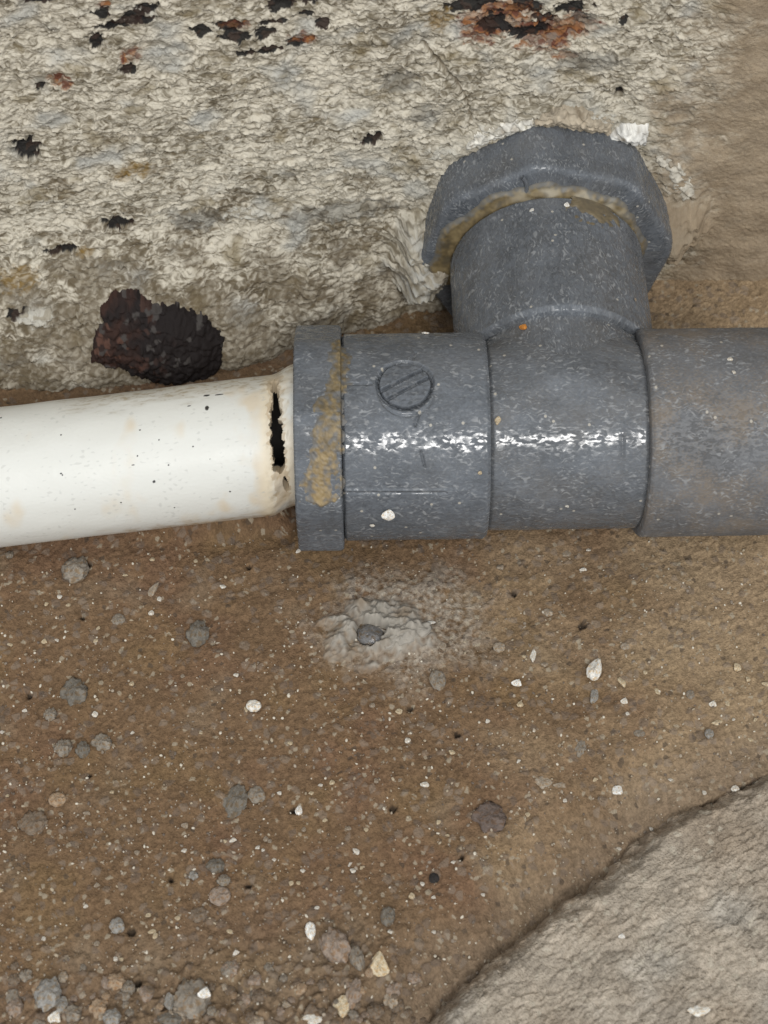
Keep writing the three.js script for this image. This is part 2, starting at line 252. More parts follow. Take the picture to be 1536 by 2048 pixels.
// ---------------------------------------------------------------- the flagstone at the lower right
const sf = { y: 0, c: [0, 0, 0] };
const DA = Math.atan2(edge[9].y - edge[4].y, edge[9].x - edge[4].x), DC = Math.cos(DA), DS = Math.sin(DA);
function slabAt(x, z) {
  const a = x * DC + z * DS, b = -x * DS + z * DC, d = slabDist(x, z) + fbm(x * .25, z * .25, 201, 3) * 1.8;
  const wa = a + fbm(x * .2, z * .2, 203, 2) * 1.8, wb = b + fbm(x * .22, z * .22, 205, 2) * 1.6;
  const w1 = worley(wa / 2.7 + nz(x * .8, z * .8, 209) * .22, wb / 1.9 + nz(x * .8, z * .8, 210) * .22, 207), f1 = w1[1], id1 = w1[2], w2 = worley(wa / .9, wb / .75, 208), f2 = w2[1], id2 = w2[2];
  const rip = fbm(wa * .12, wb * .55, 211, 3), sm = ss(-.1, .35, fbm(x * .05 + 3, z * .05, 213, 2) + (x - 20) * .006);
  let y = 1.5 + fbm(x * .05, z * .05, 215, 3) * 1.6 + rip * .55 + (.72 - .55 * sm) * (-ss(.22, 0, f1) * .55 + (id1 - .5) * .3 + fbm(wa * .45, wb * .6, 218, 3) * .36 + nz(x * 1.3, z * 1.5, 216) * .16) + ss(0, .4, f2) * .2 * (1 - .5 * sm) + nz(x * 2, z * 2, 217) * .12;
  y -= ss(3.4, -.6, d) * 3.2 + (d < 0 ? -d * 2.2 : 0);
  const tone = 1 + (id1 - .5) * .22 + (id2 - .5) * .22 + fbm(x * .12, z * .12, 219, 3) * .35 + nz(x * 3, z * 3, 221) * .16 + nz(x * 1.5, z * 1.5, 222) * .14;
  const c = sf.c; c[0] = .345 * tone; c[1] = .29 * tone; c[2] = .225 * tone;
  blend(c, [.41 * tone, .37 * tone, .31 * tone], ss(.0, .5, fbm(x * .06, z * .06, 223, 3)) * .7);
  blend(c, [.27 * tone, .21 * tone, .15 * tone], cl(ss(-.05, .4, fbm(x * .05 + 8, z * .05, 225, 3)) * .55 + ss(fadeX - 14, fadeX + 16, x - (d - 6) * .6) * .5));
  blend(c, [.215 * tone, .158 * tone, .105 * tone], ss(2.2, -.5, d + nz(x * .9, z * .9, 227) * 1.2) * .75);
  if (id2 > .965) blend(c, [.42, .37, .29], .6);
  sf.y = y; return sf;
}
{
  const R0 = [-30, 64], Z0 = [28, 132];
  const map = colorMap(1280, 1408, (u, v) => slabAt(mix(R0[0], R0[1], u), mix(Z0[0], Z0[1], v)).c);
  const g = sheet(range(R0[0], R0[1] + 30, .3), range(Z0[0], Z0[1], .3), (x, z) => [x, slabAt(x, z).y, z], (x, z) => [(x - R0[0]) / (R0[1] - R0[0]), (z - Z0[0]) / (Z0[1] - Z0[0])], { flip: true, keep: (x, z) => slabDist(x, z) > -3.5 });
  const bump = grayMap(1024, 1024, (u, v) => .5 + nz(u * 150, v * 150, 231) * .3 + nz(u * 310, v * 310, 232) * .22); bump.repeat.set(94 / 55, 104 / 55);
  tag(mesh('flagstone', g, dusty({ map, bumpMap: bump, bumpScale: .00034, roughness: .92 })), 'pale grey rippled flagstone with a broken edge set in the brown ground', 'paving stone');
}

// ---------------------------------------------------------------- grey plastic of the fittings
const flecks = (x, y) => {
  const wx = x + nz(x * .5, y * .6, 301) * .7, wy = y + nz(x * .55, y * .6, 302) * .6, p = nz(x * .35, y * .7, 304) * .25;
  const a = ss(.12, .8, nz(wx * .9, wy * 2.1, 303) + nz(wx * 1.9, wy * 4.2, 307) * .6 + p), b = ss(.84, .98, ridge(wx * .9, wy * 1.7, 305)) * ss(-.05, .4, nz(x * .6 + 3, y * 1.2, 306));
  return cl(a * .75 + b * .2);
};
const film = (x, y) => ss(-.25, .55, fbm(x * .12, y * .12, 311, 3) + nz(x * 1.8, y * 3.2, 314) * .35);
const T = 64;
const clean = (x, y) => ss(-.08, .10, nz(x * .5, y * 1.0, 321) * .7 + nz(x * 1.15, y * 2.3, 322) * .55 + .05);
const pvcRough = grayMap(1024, 1024, (u, v) => { const x = u * T, y = v * T; return mix(.72, .17, clean(x, y)) + flecks(x, y) * .3; });
const pvcBump = grayMap(1024, 1024, (u, v) => { const x = u * T, y = v * T; return .4 + nz(x * .35, y * .5, 331) * .22 + nz(x * .9, y * 1.5, 332) * .10 + flecks(x, y) * .14; });
const stoneBump = grayMap(256, 256, (u, v) => .5 + nz(u * 14, v * 14, 621) * .3 + nz(u * 33, v * 33, 622) * .2);
function pvcMap(dustHaze, tint) {
  return colorMap(1024, 1024, (u, v) => {
    const x = u * T, y = v * T, n = 1 + fbm(x * .09, y * .12, 340, 3) * .45 + nz(x * .3, y * .3, 341) * .14 + nz(x * 1.4, y * 2.2, 343) * .16 + nz(x * 2.5, y * 3.5, 342) * .14, c = [.093 * n, .100 * n, .109 * n];
    blend(c, tint, cl(film(x, y) * (.10 + dustHaze * .65) + dustHaze * .22));
    blend(c, [.30, .30, .295], cl(flecks(x, y) * (.26 + .5 * ss(-.2, .3, nz(x * .17, y * .2, 347)))));
    const w = worley(x / 1.7, y / 1.7, 345); if (w[2] > .968 && w[0] < .16 * w[2]) blend(c, [.42, .38, .31], .8);
    return c;
  });
}
const pvcMat = (dustHaze, tint, rough = 1) => std({ map: pvcMap(dustHaze, tint), roughness: rough, roughnessMap: pvcRough, bumpMap: pvcBump, bumpScale: .00007 });
const pvc = pvcMat(0, [.14, .12, .095]), pvcBody = pvcMat(.2, [.16, .135, .105]), pvcRight = pvcMat(.75, [.185, .145, .105], 3), pvcWall = pvcMat(.12, [.13, .11, .085], 1.25);  // the right socket's heavier brown film paints in the haze there

const YAW = 0.019, yc = Math.cos(YAW), ys = Math.sin(YAW);
const tee = thing('pipe_tee', 'dark grey plastic pipe tee lying on the ground with its branch in the wall', 'pipe fitting'); tee.rotation.y = YAW;
const HUB = 19.2, BODY = 17.7;
const wob = (s, th, r) => nz(s * .35, th * r * .35, 351) * .05 + nz(s * .9, th * r * .9, 352) * .03;
const TH = (fineStep) => range(-150 * RAD, 210 * RAD, fineStep * RAD).map((t) => t);
// profile: list of [s, r]; a tube round the x axis (or the branch, round -z)
function lathe(profile, thStep, { axis = 'x', rough = 1, relief, fineS = .5, u0 = 2 } = {}) {
  const pts = []; for (let i = 0; i < profile.length - 1; i++) { const [a, ra] = profile[i], [b, rb] = profile[i + 1], n = Math.max(1, Math.ceil(Math.hypot(b - a, rb - ra) / fineS)); for (let k = i ? 1 : 0; k <= n; k++) pts.push([mix(a, b, k / n), mix(ra, rb, k / n)]); }
  const I = pts.map((_, i) => i), L = [0]; for (let i = 1; i < pts.length; i++) L.push(L[i - 1] + Math.hypot(pts[i][0] - pts[i - 1][0], pts[i][1] - pts[i - 1][1]));
  return sheet(I, TH(thStep), (i, th) => { const [s, r0] = pts[i], r = r0 + wob(s, th, r0) * rough + (relief ? relief(s, th) : 0); return axis === 'x' ? [s, AXIS + r * Math.sin(th), r * Math.cos(th)] : [r * Math.cos(th), AXIS + r * Math.sin(th), -s]; },
    (i, th) => [(u0 + L[i]) / T, (19 * th + 15) / T], { flip: axis === 'x' ? false : true });
}
const VIEW = 52 * RAD;                                // the side of the run that faces the lens
const emb = { x: -29.7, th: 81 * RAD };
const line = (px, py, ax, ay, bx, by) => { const dx = bx - ax, dy = by - ay, t = cl(((px - ax) * dx + (py - ay) * dy) / (dx * dx + dy * dy)); return Math.hypot(px - ax - t * dx, py - ay - t * dy); };
const groove = (d, w, deep) => -deep * ss(w, w * .35, d);
function leftRelief(s, th) {
  const px = s - emb.x, py = (th - emb.th) * HUB, r = Math.hypot(px, py); let z = 0;
  if (r < 4.7) z -= 1.1; if (r < 9) { z += groove(Math.abs(r - 4.9), .4, .6); if (py < -2) z += groove(Math.abs(Math.hypot(px - .2, py + 1.3) - 4.9), .3, .2); }
  z += groove(line(px, py, -6, .1, -10.4, .1), .25, .35) + groove(line(px, py, 2.3, -5.6, 1.6, -7.8), .4, .4) + groove(line(px, py, 2.6, -12.6, 3.2, -15.2), .3, .35) + groove(line(px, py, 1.6, 5.6, 2.1, 7.4), .4, .3);
  z += groove(line(px, py, -11, -20.1, 7, -20.4), .22, .22) + .16 * ss(.3, .1, line(px, py, -11, -19.6, 7, -19.9));
  return z;
}
const fil = (d) => { const h = Math.max(0, 4.5 - Math.abs(d)) / 4.5; return h * h * 1.12; };
const bodyRelief = (s, th) => (Math.cos(th) < .35 ? fil(Math.hypot(s, BODY * Math.sin(th)) - BODY + .2) : 0) * ss(14, 11, Math.abs(s)) * ss(.33, -.02, Math.cos(th)) + groove(line(s, (th - VIEW) * BODY, 8.7, -.6, 8.8, -4.2), .34, .4);
mesh('left_socket', lathe([[-40.9, 13.5], [-40.9, HUB - .5], [-40.5, HUB], [-15.3, HUB + .05], [-14.7, HUB - .45], [-14.55, BODY - .5], [-14.2, BODY - 2]], .6, { relief: leftRelief, fineS: .2, u0: 24 }), pvc, tee);
mesh('tee_body', lathe([[-14.9, 14], [-14.7, BODY - .5], [-14.0, BODY], [13.0, BODY], [13.6, BODY - .4], [13.8, 14]], .8, { relief: bodyRelief, fineS: .3 }), pvcBody, tee);
mesh('right_socket', lathe([[13.3, BODY - 2], [13.5, BODY - .5], [13.7, HUB - .3], [14.3, HUB + .2], [40.5, HUB + .2], [41.1, HUB - .4], [41.1, 16.5], [40, 16.2], [20, 15.6], [20, .2]], .8, { fineS: .3 }), pvcRight, tee);
{
  const bL = (s, th) => ((s > 16 && s < 41) ? nz(s * .8, th * 15, 361) * .04 : 0);
  const branch = mesh('branch_socket', lathe([[13.6, BODY - 3], [14.0, BODY - .4], [14.3, HUB - .7], [15.2, HUB - .05], [42.7, HUB + .1], [43.4, HUB - .5], [43.4, 15], [42.4, 14]], .8, { axis: 'z', relief: bL, fineS: .3, u0: 14 }), pvcWall, tee);
  mesh('branch_neck', lathe([[0, BODY - .25], [14.4, BODY - .1]], .8, { axis: 'z', fineS: .4, relief: (s, th) => fil(Math.hypot(BODY * Math.sin(th), s) - BODY) * ss(14.4, 12.5, s) }), pvcBody, tee);
}
{ // moulded emblem: a disc crossed by a slanting band
  const R = range(0, 4.8, .1), A = range(0, 360 * RAD, 2 * RAD);
  const h = (px, py) => { const c = .86, s = .5, b = -px * s + py * c, r = Math.hypot(px, py); let z = .02 - ss(4.4, 4.8, r) * 1.2; z += groove(Math.abs(b - .95), .4, .75) + groove(Math.abs(b + 1.05), .4, .75) + (Math.abs(b) < .7 ? -.08 : 0) + nz(px * 1.1, py * 1.1, 371) * .1; return z; };
  const g = sheet(R, A, (r, a) => { const px = r * Math.cos(a), py = r * Math.sin(a), th = emb.th + py / HUB, q = HUB + h(px, py); return [emb.x + px, AXIS + q * Math.sin(th), q * Math.cos(th)]; }, (r, a) => [(r * Math.cos(a)) / T, r * Math.sin(a) / T], { flip: false });
  mesh('emblem', g, pvc, tee);
}
// octagonal reducing bushes: head of the bush in the left socket, and the one in the wall
const oct = (th, R, th0, round = 1.2) => { const q = ((th - th0) / (45 * RAD)), k = (q - Math.floor(q) - .5) * 45 * RAD, a = R * Math.cos(22.5 * RAD); return Math.min(a / Math.cos(k), R - round * .55); };
const O1 = 57.5 * RAD, RB = 21.7;
const octTH = (th0) => { const r = []; for (let k = 0; k < 8; k++) for (const t of [0, .025, .06, .12, .2, .3, .4, .5, .6, .7, .8, .88, .94, .975]) r.push(th0 + (k + t) * 45 * RAD); r.push(th0 + 360 * RAD); return r; };
function octPrism(R, th0, prof, axis) {               // prof: [s, inset or fixed radius as negative]
  const I = prof.map((_, i) => i), rad = (i, th) => (prof[i][1] < 0 ? -prof[i][1] : oct(th, R, th0) - prof[i][1]);
  return sheet(I, octTH(th0), (i, th) => { const s = prof[i][0], r = rad(i, th) + nz(s * .35, th * 7, 381) * .12; return axis === 'x' ? [s, AXIS + r * Math.sin(th), r * Math.cos(th)] : [r * Math.cos(th), AXIS + r * Math.sin(th), -s]; }, (i, th) => [(Math.abs(prof[i][0]) + rad(i, th)) / T, R * th / T], { flip: axis !== 'x' });
}
const bush = mesh('left_bush', octPrism(RB, O1, [[-44, -13.35], [-49.2, -13.35], [-49.5, -13.7], [-49.5, .5], [-49.1, 0], [-47, 0], [-44, 0], [-41.5, 0], [-41.1, .4], [-41, 2], [-40.6, 3.2]].map(([s, q]) => [s, q]), 'x'), pvc, tee);
const wallBush = mesh('wall_bush', octPrism(26.3, 7 * RAD, [[44.4, -17], [44.4, 1.5], [44.7, .65], [45.2, .2], [46, 0], [47, 0], [50, 0], [53, 0], [62, 0]], 'z'), pvcWall, tee);
{ // moulded crescent on the wall bush
  const pts = []; for (let a = -70; a <= 60; a += 10) pts.push(new THREE.Vector3(-7.2 + 2.1 * Math.cos(a * RAD), AXIS + 20.4 + 3.4 * Math.sin(a * RAD), -44.2));
  mesh('crescent_mark', new THREE.TubeGeometry(new THREE.CatmullRomCurve3(pts), 24, .42, 6), pvcWall, wallBush);
}
// amber solvent glue
const glueMat = std({ vertexColors: true, roughness: .5, bumpMap: stoneBump, bumpScale: .0002 });
const glueColor = (x, y, pale) => { const n = fbm(x * .4, y * .4, 401, 3), c = [.145, .105, .05].map((q) => q * (1 + nz(x * 1.6, y * 1.6, 403) * .35)); blend(c, [.085, .066, .038], ss(.0, .4, n)); blend(c, [.235, .175, .085], ss(-.05, -.4, n) * .8); if (pale) blend(c, [.34, .29, .205], pale); return c; };
{
  const X = range(-49.0, -39, .14), A = range(8 * RAD, 125 * RAD, .45 * RAD);
  const surf = (x, th) => (x < -41 ? oct(th, RB, O1) : HUB);
  const mask = (x, th) => {
    const a = (th / RAD - 16) / 96, cx = mix(-45.0, -41.3, ss(0, .85, a)) + (a > .5 && a < .62 ? -.9 : 0), w = mix(3.6, 2.2, ss(.1, .75, a));
    return 1 - Math.abs(x - cx) / w + fbm(x * .5, th * 9, 405, 3) * .9 - ss(.93, 1.05, a) * 2 - ss(.04, -.03, a) * 2;
  };
  const th = (x, t) => { const m = mask(x, t); return surf(x, t) + ss(0, .6, m) * (.2 + nz(x * 1.3, t * 25, 407) * .09 + nz(x * 2.6, t * 50, 408) * .05) - .05; };
  mesh('glue_smear', sheet(X, A, (x, t) => { const q = th(x, t); return [x, AXIS + q * Math.sin(t), q * Math.cos(t)]; }, (x, t) => [x / T, 20 * t / T], { keep: (x, t) => mask(x, t) > 0, color: (x, t) => { const c = glueColor(x * 1.4, t * 26, 0); blend(c, [.30, .205, .085], ss(75, 25, t / RAD + nz(x, t * 20, 409) * 16) * .55); return blend(c, [.10, .10, .098], ss(1.0, .05, mask(x, t) + nz(x * 1.1, t * 22, 410) * .7) * .85); } }), glueMat, bush);
}
{
  const R = range(18.4, 25.2, .16), A = range(-12 * RAD, 196 * RAD, .6 * RAD);
  const outer = (a) => { const d = a / RAD; return 21.0 + 1.0 * ss(70, 110, d) * ss(150, 115, d) + 2.4 * ss(135, 165, d) * ss(205, 180, d) + fbm(d * .05, 2, 411, 3) * 2.4 - 1.6 * ss(35, 0, d); };
  const mask = (r, a) => outer(a) - r;
  mesh('glue_ring', sheet(R, A, (r, a) => { const m = mask(r, a), z = 44.35 - ss(0, 1.1, m) * (.55 + fbm(r * .3, a * 4, 413, 2) * .5) * (1 + .7 * ss(20.8, 19, r)) + .05; return [r * Math.cos(a), AXIS + r * Math.sin(a), -z]; }, (r, a) => [r / T, 20 * a / T], { keep: (r, a) => mask(r, a) > 0, color: (r, a) => { const c = glueColor(r * .9, a * 16, .8 * ss(125, 95, a / RAD) * ss(20, 60, a / RAD) * ss(-.25, .35, nz(a * 6, r * .5, 415))); return blend(c, [.105, .105, .10], ss(1.5, .1, mask(r, a) + nz(r * 1.1, a * 22, 416) * .9) * .75); } }), glueMat, wallBush);
  // a smear run down over the rim of the branch socket
  const S = range(35.9, 43.3, .16), B = range(45 * RAD, 100 * RAD, .5 * RAD), mk = (s, t) => 1 - Math.hypot((s - 42.4) / 4.5, (t / RAD - 66) / 17) + fbm(s * .5, t * 10, 421, 3) * .9;
  mesh('glue_smear', sheet(S, B, (s, t) => { const r = HUB + .06 + ss(0, .5, mk(s, t)) * .22; return [r * Math.cos(t), AXIS + r * Math.sin(t), -s]; }, (s, t) => [s / T, 20 * t / T], { flip: true, keep: (s, t) => mk(s, t) > 0, color: (s, t) => { const c = glueColor(s * .9, t * 14, 0); return blend(c, [.11, .095, .07], .5); } }), glueMat, wallBush);
}

// ---------------------------------------------------------------- the white pipe, cracked where it enters the bush
const PR = 13.2, PB = 10.4;
const holeC = (d) => -52.75 + .014 * (64 - d);       // d: degrees round the pipe
function holeAt(x, th) {
  const d = th / RAD;
  const wd = 1.02 * ss(118, 108, d) * ss(22, 30, d) * (.62 + .45 * ss(95, 70, d));
  const jag = fbm(x * .5, th * 9, 431, 5) * .85 - (x > holeC(d) ? .5 * ss(.25, .6, nz(th * 8, 5, 432)) : 0), inA = wd > .12 && Math.abs(x - holeC(d) + fbm(4, th * 6, 433, 4) * .7) < wd + jag;
  const inB = Math.hypot((x + 51.2 + (d - 12) * .03) / .5, (d - 10) / 9) + fbm(x, th * 12, 435, 2) * .3 < 1;
  return inA || inB;
}
{
  const pipe = thing('white_pipe', 'white plastic pipe cracked open where it enters the grey tee', 'pipe');
  const X = join(range(-175, -60, .8), range(-60, -50.2, .14), range(-50.2, -46, 1)), A = range(-128 * RAD, 232 * RAD, .8 * RAD);
  const lip = (x, th) => { const d = th / RAD, u = Math.abs(x - holeC(d)); return ss(2.8, .8, u) * ss(125, 105, d) * ss(0, 25, d) * (.18 + fbm(x * .7, th * 6, 441, 2) * .35) + nz(x * .12, th * 3, 443) * .08 + ss(-56.5, -53, x) * nz(x * .7, th * 7, 445) * .10; };
  const P = (r, l) => (x, th) => { const [cy, cz] = pipeAxis(x), q = r + (l ? lip(x, th) : 0); return [x, cy + q * Math.sin(th), cz + q * Math.cos(th)]; };
  const keep = (x, th) => !holeAt(x, th), uvp = (x, th) => [(x + 110) / 64, (th * PR + 34) / 68];
  const out = sheet(X, A, P(PR, true), uvp, { keep });
  // broken edges round the opening
  const pos = [], uv = [], idx = [], fo = P(PR, true), fi = P(PB + .4, false);
  const quad = (x0, t0, x1, t1) => { const k = pos.length / 3; for (const [x, t] of [[x0, t0], [x1, t1]]) { pos.push(...fo(x, t), ...fi(x, t)); uv.push(...uvp(x, t), ...uvp(x, t)); } idx.push(k, k + 1, k + 2, k + 1, k + 3, k + 2); };
  const kp = []; for (let j = 0; j < A.length - 1; j++) { kp.push([]); for (let i = 0; i < X.length - 1; i++) kp[j].push(keep((X[i] + X[i + 1]) / 2, (A[j] + A[j + 1]) / 2)); }
  for (let j = 0; j < A.length - 2; j++) for (let i = 0; i < X.length - 2; i++) { if (kp[j][i] !== kp[j][i + 1]) quad(X[i + 1], A[j], X[i + 1], A[j + 1]); if (kp[j][i] !== kp[j + 1][i]) quad(X[i], A[j + 1], X[i + 1], A[j + 1]); }
  const eg = new THREE.BufferGeometry(); eg.setAttribute('position', new THREE.Float32BufferAttribute(pos, 3)); eg.setAttribute('uv', new THREE.Float32BufferAttribute(uv, 2)); eg.setIndex(idx); eg.computeVertexNormals();
  const dots = [[414, 816, 7, 11], [413, 791, 12, 6], [438, 789, 16, 4], [308, 963, 5.5, 5.5], [460, 983, 3.5, 3.5], [386, 893, 3, 3], [349, 1015, 3, 3], [275, 912, 3, 3], [337, 930, 3, 3], [266, 930, 6, 2], [420, 918, 2, 2], [122, 870, 3, 3], [378, 812, 7, 3], [125, 950, 3, 3], [122, 947, 4, 3], [2, 836, 4, 5], [242, 1005, 3, 3], [150, 1018, 3, 3], [280, 860, 4, 3], [318, 880, 3, 3]].map(([u, v, w, h]) => { // met by the line of sight
    const d = dirOf(u, v); let p; for (let s = 200; s < 420; s += .05) { p = EYE.clone().addScaledVector(d, s); const [cy, cz] = pipeAxis(p.x); if (Math.hypot(p.y - cy, p.z - cz) < PR) break; } const [cy, cz] = pipeAxis(p.x); return { x: p.x, a: Math.atan2(p.y - cy, p.z - cz) * PR, w: w / 21, h: h / 21 };
  });
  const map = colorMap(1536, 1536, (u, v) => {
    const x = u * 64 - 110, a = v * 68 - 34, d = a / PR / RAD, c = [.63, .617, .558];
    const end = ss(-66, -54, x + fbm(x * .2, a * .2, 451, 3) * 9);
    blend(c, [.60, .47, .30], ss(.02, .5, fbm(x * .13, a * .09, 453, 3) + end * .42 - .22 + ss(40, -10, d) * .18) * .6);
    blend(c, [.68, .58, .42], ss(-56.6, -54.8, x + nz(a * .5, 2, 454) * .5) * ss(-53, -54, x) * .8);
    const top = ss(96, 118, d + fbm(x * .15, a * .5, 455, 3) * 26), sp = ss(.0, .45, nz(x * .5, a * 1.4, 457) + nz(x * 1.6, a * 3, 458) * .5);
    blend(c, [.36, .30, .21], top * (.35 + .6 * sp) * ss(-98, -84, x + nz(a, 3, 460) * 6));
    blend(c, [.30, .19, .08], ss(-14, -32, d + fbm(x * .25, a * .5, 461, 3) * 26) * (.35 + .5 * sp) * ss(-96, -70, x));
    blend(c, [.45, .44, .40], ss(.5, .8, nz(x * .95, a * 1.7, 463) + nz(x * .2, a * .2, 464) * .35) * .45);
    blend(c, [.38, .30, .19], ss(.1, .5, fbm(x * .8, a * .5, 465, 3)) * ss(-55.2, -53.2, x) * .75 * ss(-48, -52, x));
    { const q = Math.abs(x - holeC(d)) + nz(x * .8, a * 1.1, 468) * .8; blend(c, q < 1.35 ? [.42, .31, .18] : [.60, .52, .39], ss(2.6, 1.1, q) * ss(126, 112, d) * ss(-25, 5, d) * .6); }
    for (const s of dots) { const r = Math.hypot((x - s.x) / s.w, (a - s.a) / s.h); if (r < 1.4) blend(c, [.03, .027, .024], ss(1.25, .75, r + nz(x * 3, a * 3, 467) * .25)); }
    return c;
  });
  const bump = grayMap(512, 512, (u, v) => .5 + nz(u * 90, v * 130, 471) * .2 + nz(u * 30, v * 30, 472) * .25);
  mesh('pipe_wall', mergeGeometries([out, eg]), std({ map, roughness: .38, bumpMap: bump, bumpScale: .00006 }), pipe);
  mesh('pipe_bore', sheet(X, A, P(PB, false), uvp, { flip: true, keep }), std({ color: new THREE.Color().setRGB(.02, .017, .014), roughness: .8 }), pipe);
}

// ---------------------------------------------------------------- crusts stuck on the wall: an outline seen in the photograph, a thickness and a colour
function wallPatch(name, px, thick, lift, seed, color, label, category, ragged = .8) {
  const outline = px.map(([u, v]) => { let p = hitWall(u, v); for (let i = 0; i < 8; i++) p = hitZ(u, v, wallFlat(p.x, p.y) + lift); return { x: p.x, y: p.y }; });
  const closed = [...outline, outline[0]];
  const inside = (x, y) => { let q = false; for (let i = 0, j = outline.length - 1; i < outline.length; j = i++) { const a = outline[i], b = outline[j]; if ((a.y > y) !== (b.y > y) && x < (b.x - a.x) * (y - a.y) / (b.y - a.y) + a.x) q = !q; } return q; };
  const sd = (x, y) => (inside(x, y) ? 1 : -1) * segDist(x, y, closed) + fbm(x * .5, y * .5, seed, 3) * ragged + nz(x * 1.4, y * 1.6, seed + 9) * .25;
  const xs = outline.map((p) => p.x), yy = outline.map((p) => p.y), mx = (Math.min(...xs) + Math.max(...xs)) / 2;
  const g = sheet(range(Math.min(...xs) - 2, Math.max(...xs) + 2, .2), range(Math.min(...yy) - 2, Math.max(...yy) + 2, .2), (x, h) => {
    const d = sd(x, h), w = worley(x / 2.1, h / 1.7, seed + 2);
    return [x, h, wallFlat(x, h) + lift - .2 + fbm(x * .055, h * .06, 31, 3) * 2 + fbm(x * .2, h * .27, 33, 3) + ss(-.2, 3, d) * thick + fbm(x * .2, h * .2, seed + 4, 3) * .8 + ss(0, .4, w[1]) * .4 + (w[2] - .5) * .35 + nz(x * 1.1, h * 1.1, seed + 5) * .3 - (d < 0 ? -d * 2 + 1 : 0)];
  }, null, { keep: (x, h) => sd(x, h) > -.8, color: (x, h) => color(x, h, mx) });
  tag(mesh(name, g, dusty({ vertexColors: true, roughness: .8, bumpMap: stoneBump, bumpScale: .0002 })), label, category);
}
wallPatch('rusty_lump', [[184, 722], [190, 670], [206, 650], [200, 622], [225, 596], [262, 588], [292, 600], [312, 618], [352, 622], [410, 636], [446, 682], [438, 742], [410, 775], [330, 776], [262, 752], [228, 742]], 1.3, 1.2, 501, (x, h, mx) => {
  const w = worley(x / 1.1, h / .9, 507), n = fbm(x * .25, h * .25, 509, 3), c = [.016, .012, .011]; blend(c, [.05, .024, .017], ss(0, -10, x - mx + n * 20) * (.2 + w[2] * .7)); if (w[2] > .86) blend(c, [.12, .06, .042], .6 * ss(4, -8, x - mx)); if (w[2] < .08) blend(c, [.09, .08, .072], .55); return c;
}, 'dark crusted rusty iron lump stuck on the wall above the white pipe', 'rusty iron');
const mortar = (base) => (x, h) => { const w = worley(x / 1.3, h / .9, 541), n = 1 + (w[2] - .5) * .5 + nz(x * 1.6, h * 2.2, 543) * .25; return blend(base.map((q) => q * n), [.19, .145, .095], ss(.05, .5, fbm(x * .35, h * .4, 545, 3)) * .8); };
wallPatch('mortar_crust', [[1312, 318], [1345, 318], [1380, 350], [1392, 392], [1360, 396], [1332, 372]], 1.2, 1.6, 551, mortar([.46, .42, .345]), 'pale ragged mortar on the right shoulder of the wall bush', 'mortar');
wallPatch('mortar_crust', [[925, 300], [955, 268], [1005, 248], [1062, 236], [1078, 250], [1012, 272], [960, 300]], 1.0, 1.4, 561, mortar([.62, .58, .50]), 'long whitish mortar crust along the upper left rim of the wall bush', 'mortar', .6);
wallPatch('mortar_crust', [[1066, 244], [1105, 218], [1170, 222], [1232, 250], [1222, 282], [1155, 266], [1100, 254]], 1.6, 1.5, 571, mortar([.36, .30, .22]), 'broad tan mortar crust above the top of the wall bush', 'mortar');
wallPatch('mortar_flake', [[1214, 286], [1248, 262], [1296, 268], [1292, 294], [1250, 294]], 1.6, 2.6, 581, mortar([.66, .63, .57]), 'bright white mortar flake on the upper right rim of the wall bush', 'mortar', .3);

